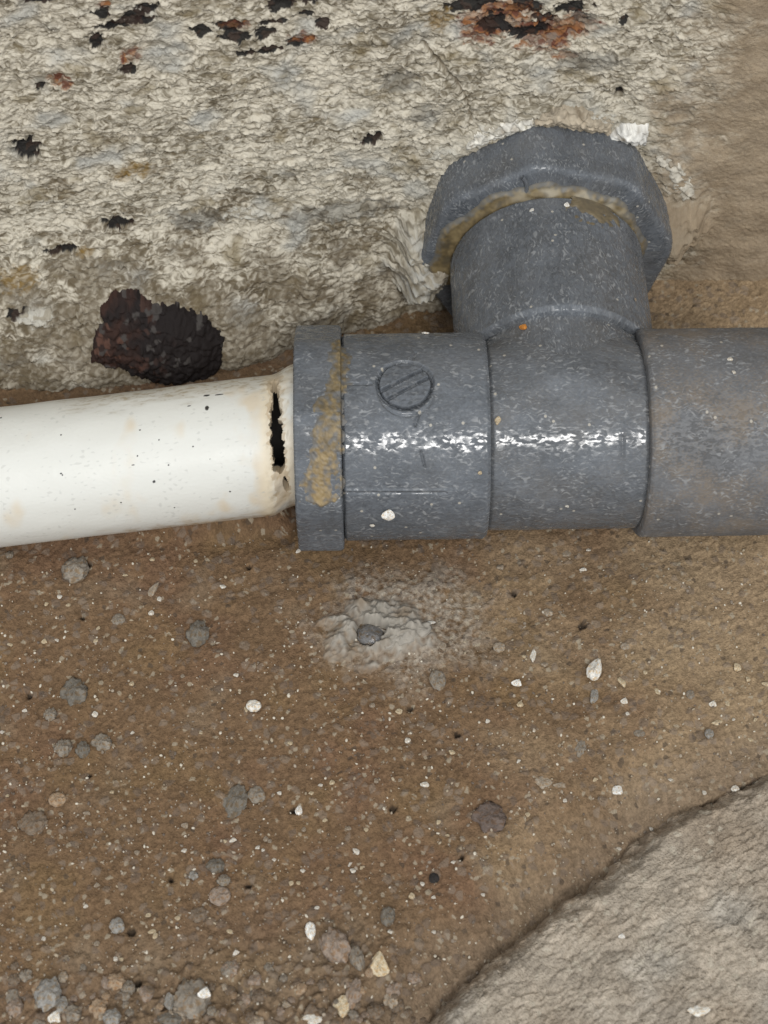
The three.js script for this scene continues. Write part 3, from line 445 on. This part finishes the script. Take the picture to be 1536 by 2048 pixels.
// ---------------------------------------------------------------- cement splash with a wet pebble
{
  const c0 = lumpC, X = range(c0.x - 15, c0.x + 16, .2), Z = range(c0.z - 11, c0.z + 12, .2);
  const m = (x, z) => 1 - Math.hypot((x - c0.x + .4) / 12, (z - c0.z) / 8) + fbm(x * .2, z * .2, 521, 3) * .7;
  const pit = (x, z) => { const p = pitC; return ss(3.6, 2.2, Math.hypot(x - p.x, (z - p.z) * 1.15) + nz(x * .6, z * .6, 525) * .7); };
  const pitC = hitY(742, 1274);
  const top = (x, z) => groundY(x, z) + .1 + ss(0, .8, m(x, z)) * (1.7 + fbm(x * .3, z * .3, 527, 3) * 2.4 + worley(x / 2.4, z / 2.0, 526)[1] * 1.1 + ridge(x * .22 + nz(x * .3, z * .3, 530) * .8, z * .5, 528) * .7 + nz(x * 1.4, z * 1.9, 529) * .22) - pit(x, z) * 2.6 - .3 * ss(.1, 0, m(x, z));
  const col = (x, z) => { const n = 1 + nz(x * .9, z * .9, 531) * .2 + nz(x * 2.4, z * 2.4, 532) * .14, c = [.285 * n, .255 * n, .212 * n]; blend(c, [.215, .17, .122], ss(.0, .4, fbm(x * .2, z * .2, 533, 3))); return c; };
  tag(mesh('cement_splash', sheet(X, Z, (x, z) => [x, top(x, z), z], null, { flip: true, keep: (x, z) => m(x, z) > 0, color: (x, z) => { const c = col(x, z), g = groundAt(x, z).c; return blend(c, g, ss(.6, .02, m(x, z) + nz(x * .9, z * .9, 539) * .35) * .85); } }), dusty({ vertexColors: true, roughness: .85, bumpMap: stoneBump, bumpScale: .0002 })), 'pale grey splash of dried cement on the ground below the left socket', 'cement');
  // flap of cement
  const f0 = hitY(812, 1280), fm = (a, r) => 1 + fbm(a * 1.2, 3, 535, 2) * .5;
  const g = sheet(range(0, 1, .06), range(0, 360 * RAD, 6 * RAD), (q, a) => { const r = q * fm(a), x = f0.x + r * 5.2 * Math.cos(a) - r * 1.0 * Math.sin(a), z = f0.z + r * 2.7 * Math.sin(a) - r * 1.6 * Math.cos(a); return [x, groundY(x, z) + 2.3 - q * q * .8 + nz(x * .5, z * .7, 537) * .5 - (q > .93 ? 2.4 : 0), z]; }, null, { color: (q, a) => col(q * 5 * Math.cos(a) + 3, q * 3 * Math.sin(a)) });
  tag(mesh('cement_flake', g, std({ vertexColors: true, roughness: .85, bumpMap: stoneBump, bumpScale: .0002 })), 'curled pale cement flake right of the wet dark pebble', 'cement flake');
}

// ---------------------------------------------------------------- pebbles and chips
const stoneGeo = []; const rs = rng(7);
function stone(seed, angular, detail) {
  const g0 = new THREE.IcosahedronGeometry(1, detail), p = g0.attributes.position, r = rng(seed * 31 + 5), cuts = [];
  for (let i = 0; i < (angular ? 9 : 6); i++) cuts.push([new THREE.Vector3(r() - .5, r() - .5, r() - .5).normalize(), angular ? .55 + r() * .3 : .74 + r() * .22]);
  const v = new THREE.Vector3();
  for (let i = 0; i < p.count; i++) {
    v.fromBufferAttribute(p, i).normalize(); for (const [n, d] of cuts) { const q = v.dot(n); if (q > d) v.addScaledVector(n, (d - q) * .92); }
    const k = 1 + nz(v.x * 2 + seed, v.y * 2 + v.z * 1.7, 601) * (angular ? .10 : .13) + nz(v.x * 5 + v.z * 4, v.y * 5 + seed, 602) * .06; p.setXYZ(i, v.x * k, v.y * k, v.z * k);
  }
  if (angular) { g0.computeVertexNormals(); return g0; }
  const key = new Map(), idx = []; const P = [], U = []; const uv0 = g0.attributes.uv;
  for (let i = 0; i < p.count; i++) { const s = [p.getX(i), p.getY(i), p.getZ(i)].map((a) => Math.round(a * 1e4)).join(); if (!key.has(s)) { key.set(s, P.length / 3); P.push(p.getX(i), p.getY(i), p.getZ(i)); U.push(uv0.getX(i), uv0.getY(i)); } idx.push(key.get(s)); }
  const g = new THREE.BufferGeometry(); g.setAttribute('position', new THREE.Float32BufferAttribute(P, 3)); g.setAttribute('uv', new THREE.Float32BufferAttribute(U, 2)); g.setIndex(idx); g.computeVertexNormals(); return g;
}
for (let i = 0; i < 8; i++) { stoneGeo.push(stone(i, i % 2 === 1, 2)); }
const bigGeo = [0, 1, 2, 3].map((i) => stone(20 + i, false, 4)), roughGeo = [0, 1, 2, 3].map((i) => { const g = stone(30 + i, false, 5), p = g.attributes.position, v = new THREE.Vector3(); for (let k = 0; k < p.count; k++) { v.fromBufferAttribute(p, k); const w = worley(v.x * 2.6 + i * 5, v.y * 2.6 + v.z * 2.2, 611); v.multiplyScalar(.86 + ss(0, .5, w[1]) * .2 + (w[2] - .5) * .14); p.setXYZ(k, v.x, v.y, v.z); } g.computeVertexNormals(); return g; });
const stoneTone = colorMap(256, 256, (u, v) => { const t = cl(.82 + nz(u * 9, v * 7, 623) * .25 + nz(u * 30, v * 26, 624) * .25), q = ss(.0, .5, nz(u * 12 + 4, v * 9, 625) + nz(u * 28, v * 22, 626) * .5); return [t * mix(1, .92, q), t * mix(.985, .74, q), t * mix(.96, .54, q)]; });
const mats = {};
const stoneMat = (name) => mats[name] ??= std({ color: new THREE.Color().setRGB(...{ white: [.78, .75, .68], cream: [.62, .52, .36], dull: [.36, .30, .23], tan: [.36, .26, .17], grey: [.25, .215, .172], dark: [.17, .15, .122], black: [.022, .018, .016], blue: [.29, .275, .25], pink: [.29, .225, .175], orange: [.62, .25, .04], brown: [.19, .143, .10], wet: [.15, .143, .138], purple: [.135, .10, .082], snow: [.88, .87, .83] }[name]), map: stoneTone, roughness: name === 'wet' ? .1 : name === 'orange' ? .5 : .85, bumpMap: stoneBump, bumpScale: .00015 });
let nth = 0;
// u, v: where it is seen; w, h: its size in pixels of the photograph
function pebble(u, v, w, h, tone, label, { turn = 0, flat = .62, sink = .25, kind = 'pebble', shape, group, on, cat } = {}) {
  let p = hitY(u, v); const onSlab = on === 'slab';
  for (let i = 0; i < 4; i++) p = hitY(u, v, onSlab ? slabAt(p.x, p.z).y : groundY(p.x, p.z));
  const k = nth++, geo = shape === 'rough' ? roughGeo[k % 4] : shape === 'big' ? bigGeo[k % 4] : shape === 'chip' ? stoneGeo[1 + 2 * (k % 4)] : stoneGeo[2 * (k % 4)];
  const m = new THREE.Mesh(geo, stoneMat(tone)); m.name = numbered(kind); m.castShadow = m.receiveShadow = true;
  const a = w / 2 / 10.7, b = h / 2 / 10.7 / .86, c = Math.min(a, b) * flat, t = turn || (rs() - .5) * .5;
  m.scale.set(a * MM, c * MM, b * MM); m.rotation.y = t; m.position.set(p.x * MM, (p.y + c * (1 - 2 * sink)) * MM, p.z * MM); m.position.z += c * (1 - 2 * sink) * .6 * MM * .5;
  scene.add(m); return tag(m, label, cat ?? (kind.includes('chip') || kind.includes('flake') ? 'stone chip' : 'pebble'), group);
}
const big = { shape: 'big' }, rough = { shape: 'rough', flat: .7 }, chip = { shape: 'chip', kind: 'stone_chip' };
pebble(152, 1143, 56, 52, 'grey', 'lumpy grey-brown stone just below the left end of the white pipe', { ...rough, sink: .3 });
pebble(19, 1111, 18, 16, 'grey', 'small grey crumb at the left edge touching the white pipe shadow', rough);
pebble(306, 1181, 16, 40, 'dull', 'narrow upright beige shell-like flake below the middle of the white pipe', { ...chip, kind: 'stone_flake', turn: -.4 });
pebble(319, 1199, 11, 11, 'white', 'white chip touching the foot of the narrow beige flake', chip);
pebble(303, 1226, 13, 11, 'white', 'white chip a little below the narrow beige flake', chip);
pebble(237, 1239, 26, 24, 'grey', 'flat grey-tan pebble left of and below the narrow beige flake', { ...big, flat: .3, sink: .35 });
pebble(395, 1267, 46, 50, 'dark', 'dark grey lumpy stone left of the cement splash', { ...rough, sink: .44 });
pebble(149, 1386, 54, 52, 'dark', 'dark greenish grey round stone at the left, half sunk', { ...rough, sink: .44 });
pebble(101, 1430, 26, 24, 'grey', 'dull grey pebble below the dark round stone at the left', { ...rough, sink: .4 });
pebble(126, 1498, 36, 34, 'grey', 'leftmost stone of the row of three lumpy grey stones', { ...rough, sink: .42 });
pebble(165, 1499, 28, 30, 'dark', 'middle stone of the row of three lumpy grey stones', { ...rough, sink: .42 });
pebble(204, 1487, 40, 32, 'grey', 'rightmost and largest stone of the row of three lumpy grey stones', { ...rough, sink: .42 });
pebble(508, 1413, 30, 22, 'white', 'whitish pebble alone in the brown sand left of centre', { ...big, sink: .15 });
pebble(492, 1419, 8, 12, 'cream', 'cream chip leaning on the whitish pebble left of centre', chip);
pebble(875, 1361, 32, 40, 'grey', 'flat upright grey pebble below right of the cement splash', { ...big, flat: .35, turn: .2 });
pebble(886, 1294, 16, 18, 'dull', 'pinkish chip at the right end of the cement splash', chip);
pebble(1189, 1340, 32, 46, 'white', 'largest white stone on the right, with a pointed top', { ...chip, kind: 'pebble', flat: .7, turn: -.3, sink: .15 });
pebble(1187, 1393, 19, 30, 'blue', 'bluish white chip under the largest pointed white stone', { ...chip, turn: -.35 });
pebble(1033, 1367, 22, 16, 'snow', 'bright white three-cornered chip left of the largest white stone', chip);
pebble(1066, 1313, 13, 27, 'white', 'upright narrow white chip above the bright three-cornered chip', { ...chip, turn: -.2 });
pebble(999, 1295, 26, 20, 'dull', 'dull beige pebble right of the cement splash', { ...big, flat: .4, sink: .35 });
pebble(1243, 1365, 14, 22, 'cream', 'cream chip just right of the largest white stone', { ...chip, turn: .4 });
pebble(1248, 1403, 15, 14, 'white', 'white chip below the cream chip on the right', chip);
pebble(1134, 1108, 24, 15, 'dull', 'pale oval flake just below the tee body', { ...chip, kind: 'stone_flake', turn: .5, flat: .3 });
pebble(1177, 1100, 11, 6, 'white', 'thin white sliver right of the pale oval flake below the tee', chip);
pebble(1473, 1335, 19, 16, 'cream', 'cream pebble near the right edge, upper one', { ...chip, turn: -.5 });
pebble(1425, 1409, 16, 14, 'white', 'white three-cornered chip near the right edge, below the cream pebble', chip);
pebble(1455, 1408, 11, 12, 'cream', 'small cream chip right of the three-cornered chip near the right edge', chip);
pebble(1418, 1468, 18, 18, 'blue', 'grey-white pebble under the long pale sliver at the right', big);
pebble(1433, 1446, 26, 10, 'cream', 'long pale sliver near the right edge above the flagstone', { ...chip, kind: 'stone_flake', turn: .4 });
pebble(1380, 1390, 17, 18, 'grey', 'round grey pebble left of the three-cornered chip near the right edge', big);
pebble(1315, 1384, 11, 14, 'cream', 'cream sliver between the cream chip and the round grey pebble', { ...chip, turn: .5 });
pebble(1250, 1293, 19, 15, 'dull', 'dull beige crumb above the largest white stone', { ...big, flat: .4 });
pebble(1160, 1498, 24, 34, 'grey', 'upright dull grey pebble in the sand above the middle of the flagstone edge', { ...rough, flat: .35, sink: .4 });
pebble(1278, 1467, 22, 13, 'grey', 'flat oval grey pebble left of the grey-white pebble', { ...big, flat: .4 });
pebble(1095, 1226, 22, 15, 'dull', 'dull pale crumb right of the cement splash, under the tee', { ...rough, sink: .4 });
pebble(116, 1600, 34, 25, 'tan', 'smooth tan pebble at the left edge of the lower ground', big);
pebble(66, 1648, 56, 44, 'brown', 'flat brown stone almost buried below the smooth tan pebble', { ...rough, flat: .3, sink: .3 });
pebble(470, 1600, 46, 60, 'dark', 'dark grey ragged stone left of a smooth grey pebble', { ...rough, flat: .35, sink: .35 });
pebble(513, 1590, 34, 31, 'grey', 'smooth grey pebble touching the dark ragged stone', { ...big, flat: .4, sink: .35 });
pebble(598, 1621, 15, 18, 'snow', 'white chip beside a dark hole right of the smooth grey pebble', chip);
pebble(430, 1733, 36, 26, 'dark', 'dark grey crumbly stone in the lower middle of the sand', { ...rough, sink: .4 });
pebble(447, 1761, 25, 19, 'grey', 'paler pebble below the dark crumbly stone', rough);
pebble(387, 1752, 18, 15, 'blue', 'small pale grey pebble left of the crumbly stones', rough);
pebble(440, 1792, 40, 32, 'pink', 'flat round brownish stone below the crumbly stones', { ...big, flat: .3, sink: .35 });
pebble(395, 1831, 38, 26, 'brown', 'low dull brown stone below left of the flat round stone', { ...rough, flat: .35, sink: .35 });
pebble(621, 1862, 19, 30, 'snow', 'bright white oval pebble near the bottom centre', { ...big, turn: .15, sink: .12 });
pebble(235, 1852, 28, 26, 'blue', 'pale grey-white stone with a dark hole at its right, lower left', { ...big, sink: .2 });
pebble(672, 1894, 52, 56, 'pink', 'pinkish brown rough stone right of the bright oval pebble', { ...rough, turn: .5, sink: .2 });
pebble(714, 1918, 26, 42, 'grey', 'narrow grey-brown stone on the right flank of the pinkish stone', { ...rough, turn: .3 });
pebble(759, 1932, 34, 50, 'cream', 'large ragged pale flake near the bottom left of the flagstone', { ...chip, kind: 'stone_flake', flat: .3, turn: .2 });
pebble(685, 2014, 36, 36, 'cream', 'curved cream shell-like flake at the bottom edge', { ...chip, kind: 'stone_flake', flat: .4 });
pebble(98, 1990, 46, 50, 'blue', 'blue-grey rough rock at the lower left corner', { ...rough, sink: .15 });
pebble(123, 2010, 25, 30, 'blue', 'light grey stone leaning on the blue-grey rock', { ...chip, kind: 'pebble' });
pebble(110, 2036, 25, 26, 'white', 'whitish stone under the blue-grey rock at the bottom edge', { ...chip, kind: 'pebble' });
pebble(145, 2028, 34, 26, 'grey', 'grey stone right of the whitish stone at the bottom edge', rough);
pebble(232, 1964, 36, 25, 'tan', 'low tan lump left of a dark hole near the bottom', { ...rough, sink: .3 });
pebble(291, 1988, 28, 28, 'pink', 'pinkish angular stone near the bottom, left of the big grey stone', { ...chip, kind: 'pebble' });
pebble(256, 1976, 26, 24, 'grey', 'grey stone between the tan lump and the pinkish angular stone', rough);
pebble(197, 2018, 32, 30, 'tan', 'tan rough stone at the bottom right of the blue-grey rock', rough);
pebble(31, 2016, 30, 28, 'pink', 'brownish pink stone in the lower left corner', rough);
pebble(384, 2001, 70, 64, 'grey', 'biggest grey stone at the bottom, carrying a white chip', { ...rough, flat: .5, sink: .3 });
pebble(411, 1989, 25, 20, 'snow', 'white chip lying on the biggest grey stone at the bottom', { ...chip, sink: -1.0 });
pebble(339, 2006, 20, 32, 'blue', 'pale upright stone on the left flank of the biggest grey stone', { ...chip, kind: 'pebble' });
pebble(225, 2036, 32, 26, 'blue', 'pale grey stone cut by the bottom edge, right of the tan rough stone', rough);
pebble(340, 2040, 44, 24, 'dark', 'dark grey stone cut by the bottom edge under the biggest grey stone', rough);
pebble(708, 1985, 28, 48, 'pink', 'dull pinkish upright stone above the curved cream flake', { ...rough, turn: -.2 });
pebble(625, 2041, 42, 20, 'white', 'white stone cut by the bottom edge', { ...chip, kind: 'pebble' });
pebble(462, 1938, 32, 26, 'pink', 'brownish stone above and right of the biggest grey stone', { ...rough, sink: .42 });
pebble(1085, 1566, 36, 25, 'dull', 'ragged pale flake above the flagstone edge', { ...chip, kind: 'stone_flake', flat: .25 });
pebble(1119, 1571, 26, 12, 'dull', 'thin pale flake right of the ragged pale flake', { ...chip, kind: 'stone_flake', flat: .3 });
pebble(1235, 1582, 26, 18, 'snow', 'white chip lying in the sand above the flagstone edge', { ...chip, turn: .5 });
pebble(850, 1569, 19, 10, 'white', 'flat white sliver in the sand at the middle of the lower ground', chip);
pebble(868, 1757, 19, 18, 'black', 'small black pebble left of the flagstone', { ...big, sink: .1 });
pebble(775, 1833, 26, 32, 'dark', 'smooth dark blue-grey pebble left of the flagstone', { ...big, sink: .25 });
pebble(978, 1636, 64, 52, 'purple', 'purplish brown rough stone sunk in the sand above the flagstone', { ...rough, flat: .3, sink: .36 });
pebble(1470, 1577, 18, 12, 'white', 'white chip lying on the upper rim of the flagstone', chip);
pebble(1395, 2022, 44, 18, 'white', 'white flake lying on the flagstone at the bottom', { ...chip, kind: 'stone_flake', on: 'slab', flat: .35 });
pebble(1243, 1873, 13, 10, 'snow', 'small white chip lying in the middle of the flagstone', { ...chip, on: 'slab' });
pebble(742, 1273, 60, 42, 'wet', 'shiny wet dark pebble in the hollow of the cement splash', { ...big, flat: .62, sink: .42, turn: -.5 });
pebble(813, 1227, 10, 24, 'snow', 'bright white sliver added as a glint on the cement splash', { ...chip, sink: -1.2, turn: .3 });  // white solid standing in for a glint
pebble(862, 1246, 18, 7, 'snow', 'small white sliver added as a glint at the right rim of the cement splash', { ...chip, sink: -.2 });  // likewise a glint made as a white solid

const tiny = 'tiny pale stone chip lying loose on the brown sandy ground', tinyG = 'tiny pale chips scattered on the ground';
const tinyAt = `251,1151,9 392,1123,8 305,1119,9 72,1213,9 93,1209,9 137,1211,9 22,1290,9 114,1281,9 89,1284,14 197,1257,9 192,1282,10 445,1174,11 597,1103,13 366,1353,9 264,1368,9 472,1351,10 50,1422,10 4,1465,9 120,1194,14 190,1429,11 265,1466,8 402,1466,8
745,1411,11 580,1487,11 975,1443,10 980,1468,9 815,1481,13 903,1505,11 1037,1523,9 798,1424,12 1040,1409,12 1495,1359,12 1530,1369,12 1255,1428,8 1467,1439,8 1000,1136,14 1166,1140,12 1095,1249,7 1048,1313,8 1088,1330,15 1510,1440,9 1120,1225,9 1290,1345,9 1500,1480,10
370,1652,13 279,1641,11 713,1703,14 752,1562,11 174,1627,13 122,1629,12 697,1657,11 705,1742,11 466,1681,12 540,1683,11 532,1678,11 515,1696,11 450,1683,9 582,1767,10 597,1766,10 421,1876,11 194,1771,11 634,1816,10 305,1863,13 310,1872,11 472,1906,13 194,1888,10 59,1916,11 231,1918,9 172,1813,9 297,1831,11 2,1781,9 605,1742,9 723,1736,9 732,1660,9 608,1659,10 368,1702,11 274,1706,10 15,1592,9 20,1661,10 224,1585,9 559,1587,9 641,1571,9 664,1565,10 622,1587,9 650,1641,9 410,1835,10 460,1863,11 422,1903,9 243,1919,8 88,1878,9 526,1700,8 548,1720,9 700,1729,9 355,1837,9
915,1627,11 924,1678,11 895,1671,9 1238,1698,9 1302,1658,8 823,1792,11 867,1795,9 1408,1586,10 868,1864,8 780,1864,9 877,1645,9 1130,1602,8 1118,1712,9 906,1725,8 966,1790,8 1055,1630,9 845,1768,9 1340,1560,9 1190,1560,9 1290,1530,8 800,1560,8`.split(/\s+/).map((s) => s.split(',').map(Number));
for (const [u, v, s] of tinyAt) { const k = rs(); pebble(u, v, s * (.85 + rs() * .5), s * (.6 + rs() * .4), k < .35 ? 'white' : k < .75 ? 'cream' : 'dull', tiny, { ...chip, group: tinyG, sink: .1, turn: (rs() - .5) * 2 }); }
const crowd = 'small dull brown pebble crowded among others along the bottom of the ground', crowdG = 'dull pebbles crowded along the bottom';
const rc = rng(91);
for (let i = 0, n = 0; n < 95 && i < 1500; i++) { // the gravelly corner at the bottom
  const u = rc() * 860, v = 1900 + rc() * 150, q = ss(1910, 2020, v) * (.35 + .65 * ss(300, 160, Math.abs(u - 600))); if (rc() > q) continue;
  const s = 12 + rc() * rc() * 22; n++; const k = rc(); pebble(u, v, s * (.9 + rc() * .3), s * (.8 + rc() * .3), k < .3 ? 'brown' : k < .55 ? 'pink' : k < .75 ? 'grey' : k < .9 ? 'tan' : 'dull', crowd, { shape: rc() < .6 ? 'rough' : 'chip', group: crowdG, sink: .36, turn: rc() * 3 });
}
{ // sand grains nobody could count
  const r = rng(17), g = stoneGeo[1], N = 7000, m = new THREE.InstancedMesh(new THREE.IcosahedronGeometry(1, 0), std({ color: 0xffffff, roughness: .85 }), N), o = new THREE.Object3D(), c = new THREE.Color(); m.name = 'sand_grains';
  const cols = [[.56, .50, .40], [.36, .29, .20], [.27, .21, .14], [.22, .175, .13], [.13, .10, .075], [.33, .27, .2]];
  for (let i = 0; i < N; i++) {
    const u = -60 + r() * 1660, v = 1060 + Math.pow(r(), .75) * 1040, p = hitY(u, v); if (slabDist(p.x, p.z) > -1 || fbm(p.x * .05, p.z * .05, 631, 2) + r() * .9 < .12) { o.scale.setScalar(0); o.position.set(0, -.02, 0); } else {
      const s = (.10 + Math.pow(r(), 3) * .22); o.position.set(p.x * MM, (groundY(p.x, p.z) + s * .3) * MM, p.z * MM); o.scale.set(s * (1 + r() * .7) * MM, s * MM * .8, s * MM * (.8 + r() * .4)); o.rotation.set(r() * 2, r() * 6, r() * 2);
    }
    o.updateMatrix(); m.setMatrixAt(i, o.matrix); c.setRGB(...cols[(r() * 6) | 0]); m.setColorAt(i, c);
  }
  scene.add(tag(m, 'loose sand grains sprinkled all over the brown ground', 'sand', null, 'stuff'));
}
// chips lying on the fittings
function onTee(u, v, w, h, tone, label, { branch = false, turn = 0, R0 } = {}) {
  const rot = (p, s) => new THREE.Vector3(p.x * yc - s * p.z * ys, p.y, p.z * yc + s * p.x * ys), e = rot(EYE, 1), d = rot(dirOf(u, v), 1); let p;
  const R = R0 ?? (branch ? HUB + .1 : null);
  for (let s = 200; s < 420; s += .03) { p = e.clone().addScaledVector(d, s); const r = R ?? (p.x < -14.6 || p.x > 13.7 ? HUB + .1 : BODY), q = branch ? Math.hypot(p.x, p.y - AXIS) : Math.hypot(p.z, p.y - AXIS); if (q < r + .05) break; }
  const n = branch ? new THREE.Vector3(p.x, p.y - AXIS, 0) : new THREE.Vector3(0, p.y - AXIS, p.z); n.normalize();
  const m = new THREE.Mesh(stoneGeo[1 + 2 * (nth++ % 4)], stoneMat(tone)); m.name = numbered('stone_chip'); m.castShadow = m.receiveShadow = true;
  const a = w / 21.4, b = h / 21.4, c = Math.min(a, b) * .6; p.addScaledVector(n, c * .55); const wld = rot(p, -1), nw = rot(n, -1);
  m.position.copy(wld).multiplyScalar(MM); m.quaternion.setFromUnitVectors(new THREE.Vector3(0, 1, 0), nw); m.rotateY(turn); m.scale.set(a * MM, c * MM, b * MM); scene.add(m); tag(m, label, 'stone chip');
}
onTee(777, 1026, 29, 27, 'snow', 'white chip stuck low on the left socket of the tee');
onTee(744, 1050, 11, 8, 'white', 'small white crumb below left of the white chip on the socket');
onTee(1047, 656, 19, 15, 'orange', 'orange chip lying where the branch meets the tee body', { turn: -.5, branch: true, R0: BODY + .25 });
onTee(995, 842, 13, 18, 'cream', 'cream chip on the tee body beside the left seam', { turn: -.4 });
onTee(960, 945, 9, 8, 'cream', 'amber speck on the left socket just below the shine');
onTee(850, 668, 17, 10, 'snow', 'white oval chip on the top of the left socket');
onTee(1133, 411, 12, 15, 'snow', 'white round chip on the rim of the branch socket', { branch: true });
onTee(1064, 421, 13, 8, 'snow', 'thin white chip on the branch socket left of the round one', { branch: true, turn: .6 });
onTee(1460, 719, 13, 10, 'white', 'white crumb on the right socket, upper of two');
onTee(1467, 745, 9, 8, 'white', 'white crumb on the right socket, lower of two');
onTee(1134, 1012, 9, 7, 'white', 'white speck low on the tee body');
onTee(1270, 600, 9, 9, 'dull', 'dull crumb on the right flank of the branch socket', { branch: true });
renderer.render(scene, camera);
